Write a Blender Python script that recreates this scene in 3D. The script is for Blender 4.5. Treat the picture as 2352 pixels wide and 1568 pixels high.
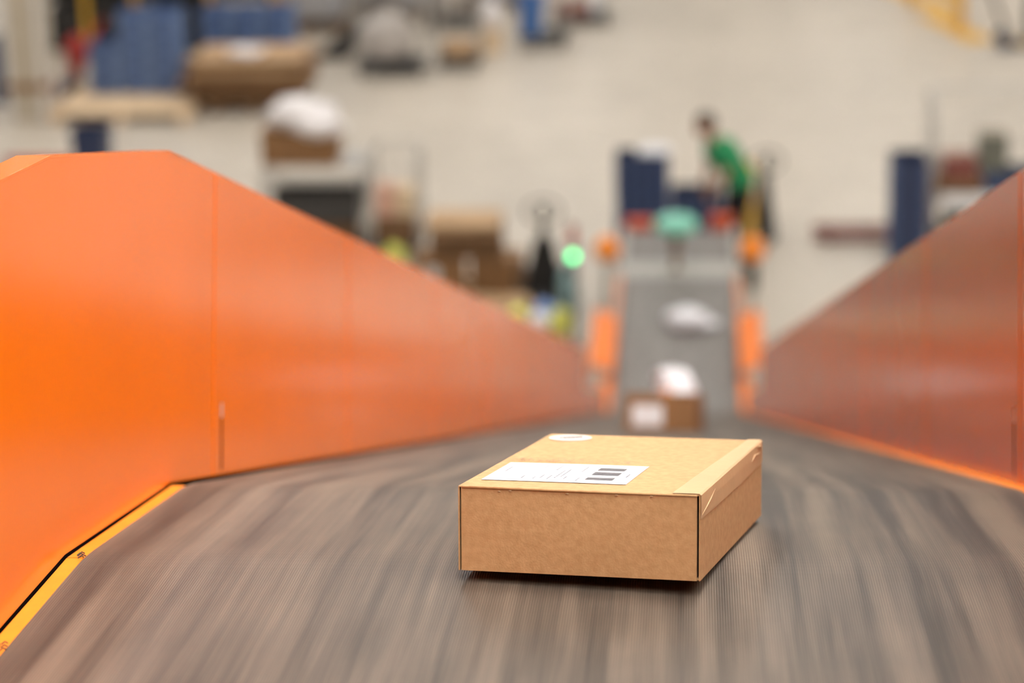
import bpy, bmesh, math, random
from mathutils import Vector, Matrix, noise
for o in list(bpy.data.objects): bpy.data.objects.remove(o)
random.seed(7)
C = bpy.context.scene.collection
S = bpy.context.scene
rad = math.radians; PI = math.pi

# ------------------------------------------------------------------ camera
CZ = 7.05
p_, a_, r_ = rad(18.2014), rad(4.4793), rad(1.1967)
fw = Vector((-math.sin(a_)*math.cos(p_), math.cos(a_)*math.cos(p_), -math.sin(p_)))
rt = Vector((math.cos(a_), math.sin(a_), 0)); up = rt.cross(fw)
R_ = rt*math.cos(r_)-up*math.sin(r_); U_ = rt*math.sin(r_)+up*math.cos(r_)
cd = bpy.data.cameras.new('camera'); cam = bpy.data.objects.new('camera', cd); C.objects.link(cam)
cam.matrix_world = Matrix(((R_.x, U_.x, -fw.x, 0), (R_.y, U_.y, -fw.y, 0), (R_.z, U_.z, -fw.z, CZ), (0, 0, 0, 1)))
cd.lens = 84.06; cd.sensor_width = 36; cd.clip_start = .05; cd.clip_end = 300
cd.dof.use_dof = True; cd.dof.focus_distance = 2.33; cd.dof.aperture_fstop = 3.4
S.camera = cam

# ------------------------------------------------------------------ world, exposure
w = bpy.data.worlds.new('world'); S.world = w; w.use_nodes = True
w.node_tree.nodes['Background'].inputs[0].default_value = (1, .93, .85, 1)
w.node_tree.nodes['Background'].inputs[1].default_value = .5
S.view_settings.view_transform = 'Standard'; S.view_settings.look = 'None'
S.view_settings.exposure = 0.0; S.view_settings.gamma = 1; S.view_settings.use_curve_mapping = False
LAMP = 124.0                                            # strength of the high-bay luminaires

# ------------------------------------------------------------------ materials
def nmat(name, col, rough=.5, metal=0, var=.12, scale=6, bump=0, bscale=60, coat=0, spec=.5, col2=None, stretch=(1, 1, 1), emit=0):
    m = bpy.data.materials.new(name); m.use_nodes = True; N = m.node_tree.nodes; L = m.node_tree.links
    b = N['Principled BSDF']; b.inputs['Roughness'].default_value = rough; b.inputs['Metallic'].default_value = metal
    b.inputs['Specular IOR Level'].default_value = spec
    if coat: b.inputs['Coat Weight'].default_value = coat; b.inputs['Coat Roughness'].default_value = .12
    tc = N.new('ShaderNodeTexCoord'); mp = N.new('ShaderNodeMapping'); mp.inputs['Scale'].default_value = stretch
    L.new(tc.outputs['Object'], mp.inputs[0])
    n = N.new('ShaderNodeTexNoise'); n.inputs['Scale'].default_value = scale; n.inputs['Detail'].default_value = 5
    L.new(mp.outputs[0], n.inputs['Vector'])
    r = N.new('ShaderNodeValToRGB'); r.color_ramp.elements[0].position = .32; r.color_ramp.elements[1].position = .68
    c2 = col2 or tuple(c*(1-var) for c in col)
    r.color_ramp.elements[0].color = (*c2, 1); r.color_ramp.elements[1].color = (*[min(1, c*(1+(0 if col2 else var*.5))) for c in col], 1)
    L.new(n.outputs['Fac'], r.inputs[0]); L.new(r.outputs[0], b.inputs['Base Color'])
    if bump:
        n2 = N.new('ShaderNodeTexNoise'); n2.inputs['Scale'].default_value = bscale; L.new(mp.outputs[0], n2.inputs['Vector'])
        bp = N.new('ShaderNodeBump'); bp.inputs['Strength'].default_value = bump; bp.inputs['Distance'].default_value = .002
        L.new(n2.outputs['Fac'], bp.inputs['Height']); L.new(bp.outputs[0], b.inputs['Normal'])
    if emit:
        b.inputs['Emission Color'].default_value = (*col, 1); b.inputs['Emission Strength'].default_value = emit
    return m

def belt_mat(name, dark, light, rib=.0024, ribs=True, uscale=25, vscale=.8, rough=.5):
    m = bpy.data.materials.new(name); m.use_nodes = True; N = m.node_tree.nodes; L = m.node_tree.links
    b = N['Principled BSDF']; b.inputs['Roughness'].default_value = rough
    uv = N.new('ShaderNodeUVMap'); uv.uv_map = 'UVMap'
    mp = N.new('ShaderNodeMapping'); mp.inputs['Scale'].default_value = (uscale, vscale, 1); L.new(uv.outputs[0], mp.inputs[0])
    n = N.new('ShaderNodeTexNoise'); n.inputs['Scale'].default_value = 1; n.inputs['Detail'].default_value = 4; n.inputs['Roughness'].default_value = .62
    L.new(mp.outputs[0], n.inputs['Vector'])
    rp = N.new('ShaderNodeValToRGB'); rp.color_ramp.elements[0].position = .37; rp.color_ramp.elements[1].position = .64
    rp.color_ramp.elements[0].color = (*dark, 1); rp.color_ramp.elements[1].color = (*light, 1); L.new(n.outputs['Fac'], rp.inputs[0])
    # fine blotches of dust
    mp3 = N.new('ShaderNodeMapping'); mp3.inputs['Scale'].default_value = (14, 9, 1); L.new(uv.outputs[0], mp3.inputs[0])
    n3 = N.new('ShaderNodeTexNoise'); n3.inputs['Scale'].default_value = 1; n3.inputs['Detail'].default_value = 6; L.new(mp3.outputs[0], n3.inputs['Vector'])
    mr3 = N.new('ShaderNodeMapRange'); mr3.inputs[1].default_value = .35; mr3.inputs[2].default_value = .7; mr3.inputs[3].default_value = .9; mr3.inputs[4].default_value = 1.08
    L.new(n3.outputs['Fac'], mr3.inputs[0])
    v3 = N.new('ShaderNodeVectorMath'); v3.operation = 'SCALE'; L.new(rp.outputs[0], v3.inputs[0]); L.new(mr3.outputs[0], v3.inputs['Scale'])
    last = v3.outputs[0]
    if ribs:
        sp = N.new('ShaderNodeSeparateXYZ'); L.new(uv.outputs[0], sp.inputs[0])
        mu = N.new('ShaderNodeMath'); mu.operation = 'MULTIPLY'; mu.inputs[1].default_value = 2*PI/rib; L.new(sp.outputs[0], mu.inputs[0])
        si = N.new('ShaderNodeMath'); si.operation = 'SINE'; L.new(mu.outputs[0], si.inputs[0])
        mr = N.new('ShaderNodeMapRange'); mr.inputs[1].default_value = -1; mr.inputs[2].default_value = 1; mr.inputs[3].default_value = .66; mr.inputs[4].default_value = 1.26
        L.new(si.outputs[0], mr.inputs[0])
        v = N.new('ShaderNodeVectorMath'); v.operation = 'SCALE'; L.new(last, v.inputs[0]); L.new(mr.outputs[0], v.inputs['Scale']); last = v.outputs[0]
        bp = N.new('ShaderNodeBump'); bp.inputs['Strength'].default_value = .25; bp.inputs['Distance'].default_value = .0004
        L.new(si.outputs[0], bp.inputs['Height']); L.new(bp.outputs[0], b.inputs['Normal'])
    L.new(last, b.inputs['Base Color'])
    return m

def rgb(r, g, b):
    f = lambda c: ((c/255+.055)/1.055)**2.4 if c > 10 else c/255/12.92
    return (f(r), f(g), f(b))

M = {}
M['orange'] = nmat('orange powder coat', (.78, .152, .002), .18, 0, .04, 3, .04, 220, spec=.28)
M['orange_lip'] = nmat('worn orange lip', (.85, .24, .012), .4, 0, .1, 30)
M['orange_plastic'] = nmat('orange plastic', (.88, .20, .004), .5, 0, .08, 8)
M['beacon'] = nmat('bright orange dome', (.95, .28, .02), .4, 0, .05, 8)
M['red_orange'] = nmat('red orange plastic', (.55, .07, .01), .45, 0, .1, 8)
M['belt'] = belt_mat('ribbed rubber belt', (.042, .032, .024), (.155, .117, .085))
M['belt_grey'] = belt_mat('grey belt', (.155, .138, .128), (.20, .18, .165), ribs=False, uscale=10, vscale=1)
M['gap'] = nmat('matt black gap shade', (.008, .006, .005), 1.0, 0, .1, 9, spec=0)  # black that stands for the shade in the gaps and wall slots
M['dark'] = nmat('dark steel', (.03, .028, .026), .55, 0, .2, 9)
M['black'] = nmat('black plastic', (.012, .011, .011), .45, 0, .2, 9)
M['charcoal'] = nmat('charcoal plastic', (.05, .046, .044), .55, 0, .2, 9)
M['steel'] = nmat('zinc steel', (.55, .53, .5), .4, .4, .12, 14)
M['greysteel'] = nmat('pale grey paint', (.42, .40, .36), .45, 0, .1, 9)
M['kraft'] = nmat('kraft cardboard', (.54, .32, .148), .75, 0, .3, 130, .12, 500, col2=(.45, .255, .108))
M['kraft_top'] = M['kraft']
M['kraft2'] = nmat('brown cardboard', (.27, .135, .05), .8, 0, .25, 12, col2=(.22, .11, .045))
M['kraft3'] = nmat('pale cardboard', (.52, .34, .19), .8, 0, .2, 10, col2=(.40, .25, .13))
M['kraftdark'] = nmat('dim cardboard', (.19, .10, .045), .85, 0, .2, 10)
M['inner'] = nmat('shaded box inside', (.06, .03, .015), .9, 0, .1, 10)
M['tape'] = nmat('brown packing tape', (.56, .36, .19), .5, 0, .05, 30, .15, 90, spec=.4)
M['paper'] = nmat('white label paper', (.76, .76, .77), .55, 0, .02, 10)
M['sticker'] = nmat('pale round sticker', (.72, .63, .57), .6, 0, .03, 10)
M['ink'] = nmat('grey ink', (.17, .16, .17), .7, 0, .1, 30)
M['ink_pale'] = nmat('faint grey ink', (.22, .22, .26), .7, 0, .1, 30)
M['smudge'] = nmat('grey smudge', (.33, .24, .15), .8, 0, .25, 200)
M['white'] = nmat('white film', (.85, .80, .79), .35, 0, .06, 6, .4, 20)
M['bagwhite'] = nmat('white poly bag', (.80, .79, .82), .4, 0, .06, 9, .4, 30)
M['bagorange'] = nmat('orange print', (.85, .30, .12), .4, 0, .08, 20)
M['blue'] = nmat('blue crate plastic', (.10, .165, .34), .5, 0, .25, 5)
M['blue_rib'] = nmat('pale blue crate plastic', (.24, .33, .52), .5, 0, .2, 5)
M['navy'] = nmat('navy plastic', (.022, .036, .092), .5, 0, .15, 5)
M['blue_bright'] = nmat('bright blue plastic', (.06, .16, .42), .5, 0, .15, 5)
M['wood'] = nmat('pale pallet wood', (.78, .58, .37), .75, 0, .2, 3, stretch=(1, 8, 8))
M['wooddark'] = nmat('dark pallet wood', (.26, .15, .075), .8, 0, .25, 4, stretch=(1, 8, 8))
M['column'] = nmat('column concrete', (.50, .43, .33), .75, 0, .1, 3)
M['whitepaint'] = nmat('white paint', (.75, .73, .72), .5, 0, .05, 3)
M['yellow'] = nmat('yellow paint', (.72, .40, .03), .45, 0, .1, 6)
M['yelgreen'] = nmat('yellow green bag film', (.72, .70, .14), .45, 0, .2, 9)
M['bluebag'] = nmat('blue bag film', (.18, .30, .62), .45, 0, .2, 9)
M['red'] = nmat('red paint', (.42, .028, .02), .45, 0, .12, 8)
M['redbrown'] = nmat('dull red paint', (.20, .055, .04), .5, 0, .15, 8)
M['mint'] = nmat('mint green plastic', (.22, .60, .45), .4, 0, .06, 8)
M['teal'] = nmat('pale teal film', (.30, .45, .46), .5, 0, .15, 8)
M['pink'] = nmat('salmon carton', (.72, .42, .31), .7, 0, .1, 8)
M['cream'] = nmat('cream carton', (.76, .58, .38), .7, 0, .1, 8)
M['greywrap'] = nmat('grey stretch film', (.48, .48, .50), .35, 0, .25, 5, .4, 12)
M['palefilm'] = nmat('pale grey film', (.52, .47, .43), .5, 0, .2, 5, .4, 12)
M['greygreen'] = nmat('grey green carton', (.14, .14, .11), .6, 0, .2, 8)
M['skin'] = nmat('skin', (.46, .24, .15), .55, 0, .06, 9)
M['hair'] = nmat('dark hair', (.03, .017, .01), .6, 0, .2, 60)
M['shirt'] = nmat('green shirt cloth', (.018, .27, .10), .8, 0, .15, 7)
M['trousers'] = nmat('black trouser cloth', (.008, .008, .009), .85, 0, .15, 7)
M['eye'] = nmat('eye white', (.7, .7, .7), .3)
M['green_lamp'] = nmat('lit green lens', (.06, 1.0, .32), .3, 0, .02, 5, emit=5.5)
M['lamp'] = nmat('luminaire diffuser', (1, .97, .92), .4, 0, .01, 5, emit=LAMP)
M['rubber'] = nmat('grey rubber wheel', (.09, .085, .08), .6, 0, .2, 9)
M['wallp'] = nmat('hall wall cladding', (.15, .135, .12), .6, 0, .08, 1)
M['ceil'] = nmat('hall ceiling', (.20, .19, .175), .7, 0, .08, 1)
# polished concrete floor
def floor_mat():
    m = nmat('polished concrete', (.57, .50, .415), .42, 0, .2, .22, .03, 4, col2=(.49, .43, .355))
    N = m.node_tree.nodes; L = m.node_tree.links; b = N['Principled BSDF']
    n = N.new('ShaderNodeTexNoise'); n.inputs['Scale'].default_value = 1.7; n.inputs['Detail'].default_value = 8
    tc = [x for x in N if x.type == 'TEX_COORD'][0]; L.new(tc.outputs['Object'], n.inputs['Vector'])
    mr = N.new('ShaderNodeMapRange'); mr.inputs[1].default_value = .35; mr.inputs[2].default_value = .65; mr.inputs[3].default_value = .93; mr.inputs[4].default_value = 1.05
    L.new(n.outputs['Fac'], mr.inputs[0])
    src = b.inputs['Base Color'].links[0].from_socket
    v = N.new('ShaderNodeVectorMath'); v.operation = 'SCALE'; L.new(src, v.inputs[0]); L.new(mr.outputs[0], v.inputs['Scale']); L.new(v.outputs[0], b.inputs['Base Color'])
    return m
M['floor'] = floor_mat()

# ------------------------------------------------------------------ mesh builder
class MB:
    def __init__(s): s.v = []; s.f = []; s.uv = None
    def add(s, vs, fs, mx=None):
        o = len(s.v); s.v += [tuple(mx @ Vector(v)) if mx else tuple(v) for v in vs]; s.f += [tuple(i+o for i in f) for f in fs]; return s
    def box(s, x0, x1, y0, y1, z0, z1, mx=None):
        return s.add([(x0, y0, z0), (x1, y0, z0), (x1, y1, z0), (x0, y1, z0), (x0, y0, z1), (x1, y0, z1), (x1, y1, z1), (x0, y1, z1)],
                     [(0, 3, 2, 1), (4, 5, 6, 7), (0, 1, 5, 4), (1, 2, 6, 5), (2, 3, 7, 6), (3, 0, 4, 7)], mx)
    def hexa(s, b, t): return s.add(list(b)+list(t), [(0, 3, 2, 1), (4, 5, 6, 7), (0, 1, 5, 4), (1, 2, 6, 5), (2, 3, 7, 6), (3, 0, 4, 7)])
    def tube(s, pts, r, n=8, closed=False, cap=True):
        pts = [Vector(p) for p in pts]; o = len(s.v); k = len(pts); u = None
        for i, p in enumerate(pts):
            a = pts[(i-1) % k] if (closed or i) else p; b = pts[(i+1) % k] if (closed or i < k-1) else p
            d = (b-a).normalized()
            if u is None: u = d.orthogonal().normalized()
            u = (u-d*u.dot(d)).normalized(); v = d.cross(u); rr = r[i] if isinstance(r, (list, tuple)) else r
            for j in range(n): s.v.append(tuple(p+(u*math.cos(2*PI*j/n)+v*math.sin(2*PI*j/n))*rr))
        for i in range(k if closed else k-1):
            i2 = (i+1) % k
            for j in range(n): s.f.append((o+i*n+j, o+i*n+(j+1) % n, o+i2*n+(j+1) % n, o+i2*n+j))
        if cap and not closed:
            s.f.append(tuple(o+j for j in reversed(range(n)))); s.f.append(tuple(o+(k-1)*n+j for j in range(n)))
        return s
    def lathe(s, prof, n=20, mx=None):
        vs = []; fs = []; k = len(prof)
        for (r, z) in prof:
            for j in range(n): vs.append((r*math.cos(2*PI*j/n), r*math.sin(2*PI*j/n), z))
        for i in range(k-1):
            for j in range(n): fs.append((i*n+j, i*n+(j+1) % n, (i+1)*n+(j+1) % n, (i+1)*n+j))
        fs.append(tuple(reversed(range(n)))); fs.append(tuple((k-1)*n+j for j in range(n)))
        return s.add(vs, fs, mx)
    def prism(s, poly, axis, a, b):
        def P(u, v, t): return {'x': (t, u, v), 'y': (u, t, v), 'z': (u, v, t)}[axis]
        n = len(poly); return s.add([P(u, v, a) for u, v in poly]+[P(u, v, b) for u, v in poly],
            [tuple(range(n)), tuple(reversed(range(n, 2*n)))]+[(i, i+n, (i+1) % n+n, (i+1) % n) for i in range(n)])
    def blob(s, c, r, seed=0, amp=.12, fr=2.2, nu=28, nv=16, flat=0, sq=1.0):
        o = len(s.v); off = Vector((seed*3.1, seed*1.7, seed*.9))
        for i in range(nv+1):
            th = PI*i/nv
            for j in range(nu):
                ph = 2*PI*j/nu; q = lambda t: math.copysign(abs(t)**sq, t)
                d = Vector((q(math.sin(th))*q(math.cos(ph)), q(math.sin(th))*q(math.sin(ph)), q(math.cos(th))))
                k = 1+amp*noise.noise(d*fr+off)*2+amp*.6*abs(noise.noise(d*fr*3+off))
                z = d.z*r[2]*k
                if flat and z < -r[2]*flat: z = -r[2]*flat
                s.v.append((c[0]+d.x*r[0]*k, c[1]+d.y*r[1]*k, c[2]+z))
        for i in range(nv):
            for j in range(nu): s.f.append((o+i*nu+j, o+(i+1)*nu+j, o+(i+1)*nu+(j+1) % nu, o+i*nu+(j+1) % nu))
        return s
    def build(s, name, mat, parent=None, smooth=False, bevel=0, label=None):
        me = bpy.data.meshes.new(name); me.from_pydata(s.v, [], s.f)
        if s.uv:
            l = me.uv_layers.new(name='UVMap')
            for i, lp in enumerate(me.loops): l.data[i].uv = s.uv[lp.vertex_index]
        bm = bmesh.new(); bm.from_mesh(me); bmesh.ops.remove_doubles(bm, verts=bm.verts, dist=1e-6) if not s.uv else None
        bmesh.ops.recalc_face_normals(bm, faces=bm.faces); bm.to_mesh(me); bm.free()
        me.materials.append(mat)
        if smooth:
            for p in me.polygons: p.use_smooth = True
        o = bpy.data.objects.new(name, me); C.objects.link(o); o.parent = parent
        if bevel:
            m = o.modifiers.new('bevel', 'BEVEL'); m.width = bevel; m.segments = 2; m.limit_method = 'ANGLE'
        if label: o['label'] = label
        return o

def thing(name, label, cat, loc=(0, 0, 0), rz=0, group=None):
    o = bpy.data.objects.new(name, None); C.objects.link(o); o.empty_display_size = .1
    o.location = loc; o.rotation_euler = (0, 0, rz); o['label'] = label; o['category'] = cat
    if group: o['group'] = group
    return o
def tag(o, label, cat, group=None):
    o['label'] = label; o['category'] = cat
    if group: o['group'] = group
    return o
def kids(r): return [o for o in C.objects if o.parent == r]
def dup(root, loc=None, rz=None, label=None, group=None, parent=None):
    r = root.copy(); C.objects.link(r)
    if parent: r.parent = parent
    if loc is not None: r.location = loc
    if rz is not None: r.rotation_euler = (0, 0, rz)
    if label: r['label'] = label
    if group: r['group'] = group
    for ch in kids(root): dup(ch, parent=r)
    return r

# ------------------------------------------------------------------ the hall
def struct(o): o['kind'] = 'structure'; return o
fl = struct(MB().box(-26, 26, -8, 75, -.2, 0).build('floor', M['floor']))
struct(MB().box(-26.3, -26, -8, 75, 0, 12.6).build('wall_left', M['wallp']))
struct(MB().box(26, 26.3, -8, 75, 0, 12.6).build('wall_right', M['wallp']))
struct(MB().box(-26, 26, 75, 75.3, 0, 12.6).build('wall_back', M['wallp']))
struct(MB().box(-26, 26, -8.3, -8, 0, 12.6).build('wall_front', M['wallp']))
struct(MB().box(-26, 26, -8, 75, 12.6, 12.9).build('ceiling', M['ceil']))
for k, (x0, y0, x1, y1, wd) in enumerate(((3.35, 40.5, 4.15, 38.2, .5), (3.75, 38.0, 4.35, 35.7, .42), (4.55, 36.0, 5.6, 35.2, .3))):
    d = Vector((x1-x0, y1-y0, 0)); n = Vector((-d.y, d.x, 0)).normalized()*wd/2
    a = Vector((x0, y0, .001)); b = Vector((x1, y1, .001)); z = Vector((0, 0, .003))
    MB().hexa([a-n, b-n, b+n, a+n], [a-n+z, b-n+z, b+n+z, a+n+z]).build('painted_stripe', M['yellow'], fl)
def luminaire():
    t = thing('high_bay_luminaire', 'long white high bay luminaire under the hall ceiling', 'luminaire', (0, 0, 0), 0, 'ceiling luminaires')
    MB().box(-.22, .22, -.8, .8, .02, .09).build('housing', M['whitepaint'], t, bevel=.01)
    MB().box(-.18, .18, -.76, .76, 0, .019).build('diffuser', M['lamp'], t)
    for y in (-.6, .6): MB().tube([(0, y, .09), (0, y, .6)], .006, 6).build('hanger', M['steel'], t)
    return t
l0 = luminaire(); first = True
for x in (-19, -11, -3, 4.5, 12, 20):
    for y in (-4, 2, 8, 14, 20, 27, 34, 41, 48, 58, 68):
        if x < 4 and y < 12: continue
        if first: l0.location = (x, y, 11.998); first = False
        else: dup(l0, (x, y, 11.998), 0)

for x, y, z in ((.35, -1.4, 11.3), (.35, 1.6, 11.3), (.35, 4.6, 11.3), (6.0, 1.0, 10.6), (6.0, 5.0, 10.6)):  # extra luminaires out of view, added to brighten the parcel and orange walls
    dup(l0, (x, y, z), 0, 'added unseen luminaire hung lower, above the head of the incline', 'added luminaires above the incline')

# ------------------------------------------------------------------ inclined conveyor
XL, XR = -.607, .393
S0, S1, S3 = rad(6.51), rad(13.157), rad(19.59)
K1 = Vector((0, 2.1811, 6.101)); 
T = lambda s: Vector((0, math.cos(s), -math.sin(s))); Nn = lambda s: Vector((0, math.sin(s), math.cos(s)))
K2 = K1+.4911*T(S1); K0 = K1-.55*T(S0); KM = K0-Vector((0, 3.2, 0)); KE = K2+15.12*T(S3)
pts = [KM, K0, K1, K2, KE]; sl = [0, S0, S1, S3]
def offs(i, h):                                            # corner i of the belt line pushed out by h
    if i == 0: return pts[0]+Nn(0)*h
    if i == 4: return pts[4]+Nn(S3)*h
    a, b = sl[i-1], sl[i]; return pts[i]+(Nn(a)+Nn(b))*h/(1+math.cos(a-b))
def rounded(h=0, t=.045):                                 # belt line with softened corners -> [(point, arc length)]
    out = [offs(0, h)]
    for i in (1, 2, 3):
        P = offs(i, h); A = P-T(sl[i-1])*t; B = P+T(sl[i])*t
        for k in range(7): q = k/6; out.append(A*(1-q)**2+P*2*q*(1-q)+B*q*q)
        if i == 3: out += [P+T(S3)*d for d in (1, 2.5, 5, 8, 11)]
    out.append(offs(4, h)); return out
cv = thing('inclined_belt_conveyor', 'long inclined conveyor with brown ribbed belt between tall orange side walls', 'conveyor', (0, 0, 0))
def ribbon(pl, x0, x1, thick, name, mat, parent, nx=1):
    b = MB(); b.uv = []; s = 0; low = None
    for i, P in enumerate(pl):
        if i: s += (P-pl[i-1]).length
        for x in (x0, x1):
            b.v.append((x, P.y, P.z)); b.uv.append((x, s))
        for x in (x0, x1):
            b.v.append((x, P.y, P.z-thick)); b.uv.append((x, s))
    for i in range(len(pl)-1):
        a = 4*i; c = a+4
        b.f += [(a, a+1, c+1, c), (a+2, c+2, c+3, a+3), (a, c, c+2, a+2), (a+1, a+3, c+3, c+1)]
    e = 4*(len(pl)-1); b.f += [(0, 2, 3, 1), (e, e+1, e+3, e+2)]
    return b.build(name, mat, parent)
ribbon(rounded(), XL, XR, .005, 'belt', M['belt'], cv)
ribbon(rounded(-.012), XL+.004, XR-.004, .1, 'slider_bed', M['dark'], cv)
# side walls, panel by panel
H = .4
def at(i, s, h):                                          # point on run i at arc s after corner i, height h (kinks mitred)
    return pts[i]+T(sl[i])*s+Nn(sl[i])*h
JS = [.263, 1.5, 3.0, 4.5, 6.0, 7.5, 9.0, 10.3, 11.6]
th = .004
def quadwall(b, x, A, B, Cc, Dd, t):                      # A,B bottom; Cc,Dd top (YZ points), thickness outwards t
    xi, xo = x, x+t
    f = lambda P, X: (X, P.y, P.z)
    b.hexa([f(A, xi), f(B, xi), f(B, xo), f(A, xo)], [f(Dd, xi), f(Cc, xi), f(Cc, xo), f(Dd, xo)])
for side, xw in ((-1, XL-.0201), (1, XR+.0313)):
    t = th*side
    lo = .0020 if side < 0 else -.005
    # the near panel follows the three short runs and ends at the joint just past the crest
    def cor(i, h):
        return offs(i, h)
    b = MB()
    seq = [offs(0, lo), cor(1, lo), cor(2, lo), cor(3, lo)]; top = [offs(0, H), cor(1, H), cor(2, H), cor(3, H)]
    for i in range(3): quadwall(b, xw, seq[i], seq[i+1], top[i+1], top[i], t)
    quadwall(b, xw, cor(3, lo), at(3, JS[0]-.0012, lo), at(3, JS[0]-.0012, H), cor(3, H), t)
    b.build('side_panel', M['orange'], cv)
    # folded outward flange along its top
    b = MB(); tt = top+[at(3, JS[0]-.0012, H)]
    for i in range(4):
        A, B = tt[i], tt[i+1]; s = sl[i]; n = Nn(s)*.003
        x0, x1 = xw, xw+side*.034
        f = lambda P, X: (X, P.y, P.z)
        b.hexa([f(A, x0), f(B, x0), f(B, x1), f(A, x1)], [f(A+n, x0), f(B+n, x0), f(B+n, x1), f(A+n, x1)])
        x2 = x1-side*.003
        b.hexa([f(A-n*7, x2), f(B-n*7, x2), f(B-n*7, x1), f(A-n*7, x1)], [f(A, x2), f(B, x2), f(B, x1), f(A, x1)])
    b.build('top_flange', M['orange'], cv, bevel=.0008)
    for k in range(len(JS)-1):
        s0, s1 = JS[k]+.0012, JS[k+1]-.0012
        b = MB(); hl = [(s0, s1, lo, H)]
        if k == 0:
            c0, c1 = s0+.046, s0+.060
            hl = [(s0, c0, lo, H), (c1, s1, lo, H), (c0, c1, lo, .008), (c0, c1, .098, H)]
        for (u0, u1, h0, h1) in hl: quadwall(b, xw, at(3, u0, h0), at(3, u1, h0), at(3, u1, h1), at(3, u0, h1), t)
        b.build('side_panel', M['orange'], cv)
        if k == 0:
            b = MB(); quadwall(b, xw+t*.12, at(3, c0+.0002, .0082), at(3, c1-.0002, .0082), at(3, c1-.0002, .078), at(3, c0+.0002, .078), t*.4); b.build('slot_tone_fill', M['gap'], cv)  # black plate standing for the shade inside the slot
            b = MB(); quadwall(b, xw+t*.10, at(3, c0+.0002, .0785), at(3, c1-.0002, .0785), at(3, c1-.0002, .0978), at(3, c0+.0002, .0978), t*.4); b.build('slot_tone_fill', M['steel'], cv)  # pale plate standing for light seen through the top of the slot
        b = MB(); A, B = at(3, s0, H), at(3, s1, H); n = Nn(S3)*.003; x1 = xw+side*.034; x2 = x1-side*.003
        f = lambda P, X: (X, P.y, P.z)
        b.hexa([f(A, xw), f(B, xw), f(B, x1), f(A, x1)], [f(A+n, xw), f(B+n, xw), f(B+n, x1), f(A+n, x1)])
        b.hexa([f(A-n*7, x2), f(B-n*7, x2), f(B-n*7, x1), f(A-n*7, x1)], [f(A, x2), f(B, x2), f(B, x1), f(A, x1)])
        b.build('top_flange', M['orange'], cv)
    # vertical stiffener beads at each joint, outside
    for s in JS:
        b = MB(); quadwall(b, xw+t*1.02, at(3, s-.02, lo), at(3, s+.02, lo), at(3, s+.02, H-.004), at(3, s-.02, H-.004), t); b.build('joint_plate', M['orange'], cv)
        b = MB(); quadwall(b, xw-t*.28, at(3, s-.0055, lo), at(3, s+.0055, lo), at(3, s+.0055, H-.001), at(3, s-.0055, H-.001), t*.26); b.build('joint_strip', M['orange'], cv, bevel=.0004)
    # low end cheek plates beyond the last tall panel
    b = MB(); quadwall(b, xw, at(3, JS[-1]+.002, lo), at(3, 15.1, lo), at(3, 15.1, .16), at(3, JS[-1]+.002, .16), t); b.build('end_cheek', M['orange'], cv)
    # orange lip between belt edge and wall, one strip per run
    xe = XL if side < 0 else XR
    x0, x1 = xe+side*.0012, xw-side*(.0020 if side < 0 else .0004)
    for i in range(4):
        if side < 0 and i == 3: pass
        A, B = offs(i, -.001), offs(i+1, -.001); d = T(sl[i]); A = A+d*.0015; B = B-d*.0015; n = Nn(sl[i])*.002
        if side < 0 and i == 3: x1b = x0+side*.004
        else: x1b = x1
        f = lambda P, X: (X, P.y, P.z)
        if not (side < 0 and i == 3): MB().hexa([f(A-n, x0), f(B-n, x0), f(B-n, x1b), f(A-n, x1b)], [f(A, x0), f(B, x0), f(B, x1b), f(A, x1b)]).build('edge_lip', M['orange_lip'], cv, bevel=.0005)
        # steel side channel
        y0, y1 = xw+side*.001, xw+side*.05
        MB().hexa([f(A-n*80, y0), f(B-n*80, y0), f(B-n*80, y1), f(A-n*80, y1)], [f(A-n*3, y0), f(B-n*3, y0), f(B-n*3, y1), f(A-n*3, y1)]).build('side_channel', M['orange'], cv)
        if side < 0:
            n1 = Nn(sl[i]); A3, B3 = offs(i, 0), offs(i+1, 0); xa, xb = xw+t*.2, xw+t*.9
            MB().hexa([f(A3-n1*.03, xa), f(B3-n1*.03, xa), f(B3-n1*.03, xb), f(A3-n1*.03, xb)], [f(A3+n1*.0019, xa), f(B3+n1*.0019, xa), f(B3+n1*.0019, xb), f(A3+n1*.0019, xb)]).build('gap_shade', M['gap'], cv)  # black strip put in as the shade under the wall
        A2, B2 = A-n*4, B-n*4
        MB().hexa([f(A-n*60, xe-side*.0), f(B-n*60, xe), f(B-n*60, y0), f(A-n*60, y0)], [f(A2, xe), f(B2, xe), f(B2, y0), f(A2, y0)]).build('inner_channel', M['gap'], cv)  # coloured black so the gap beside the belt stays in shade
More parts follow.
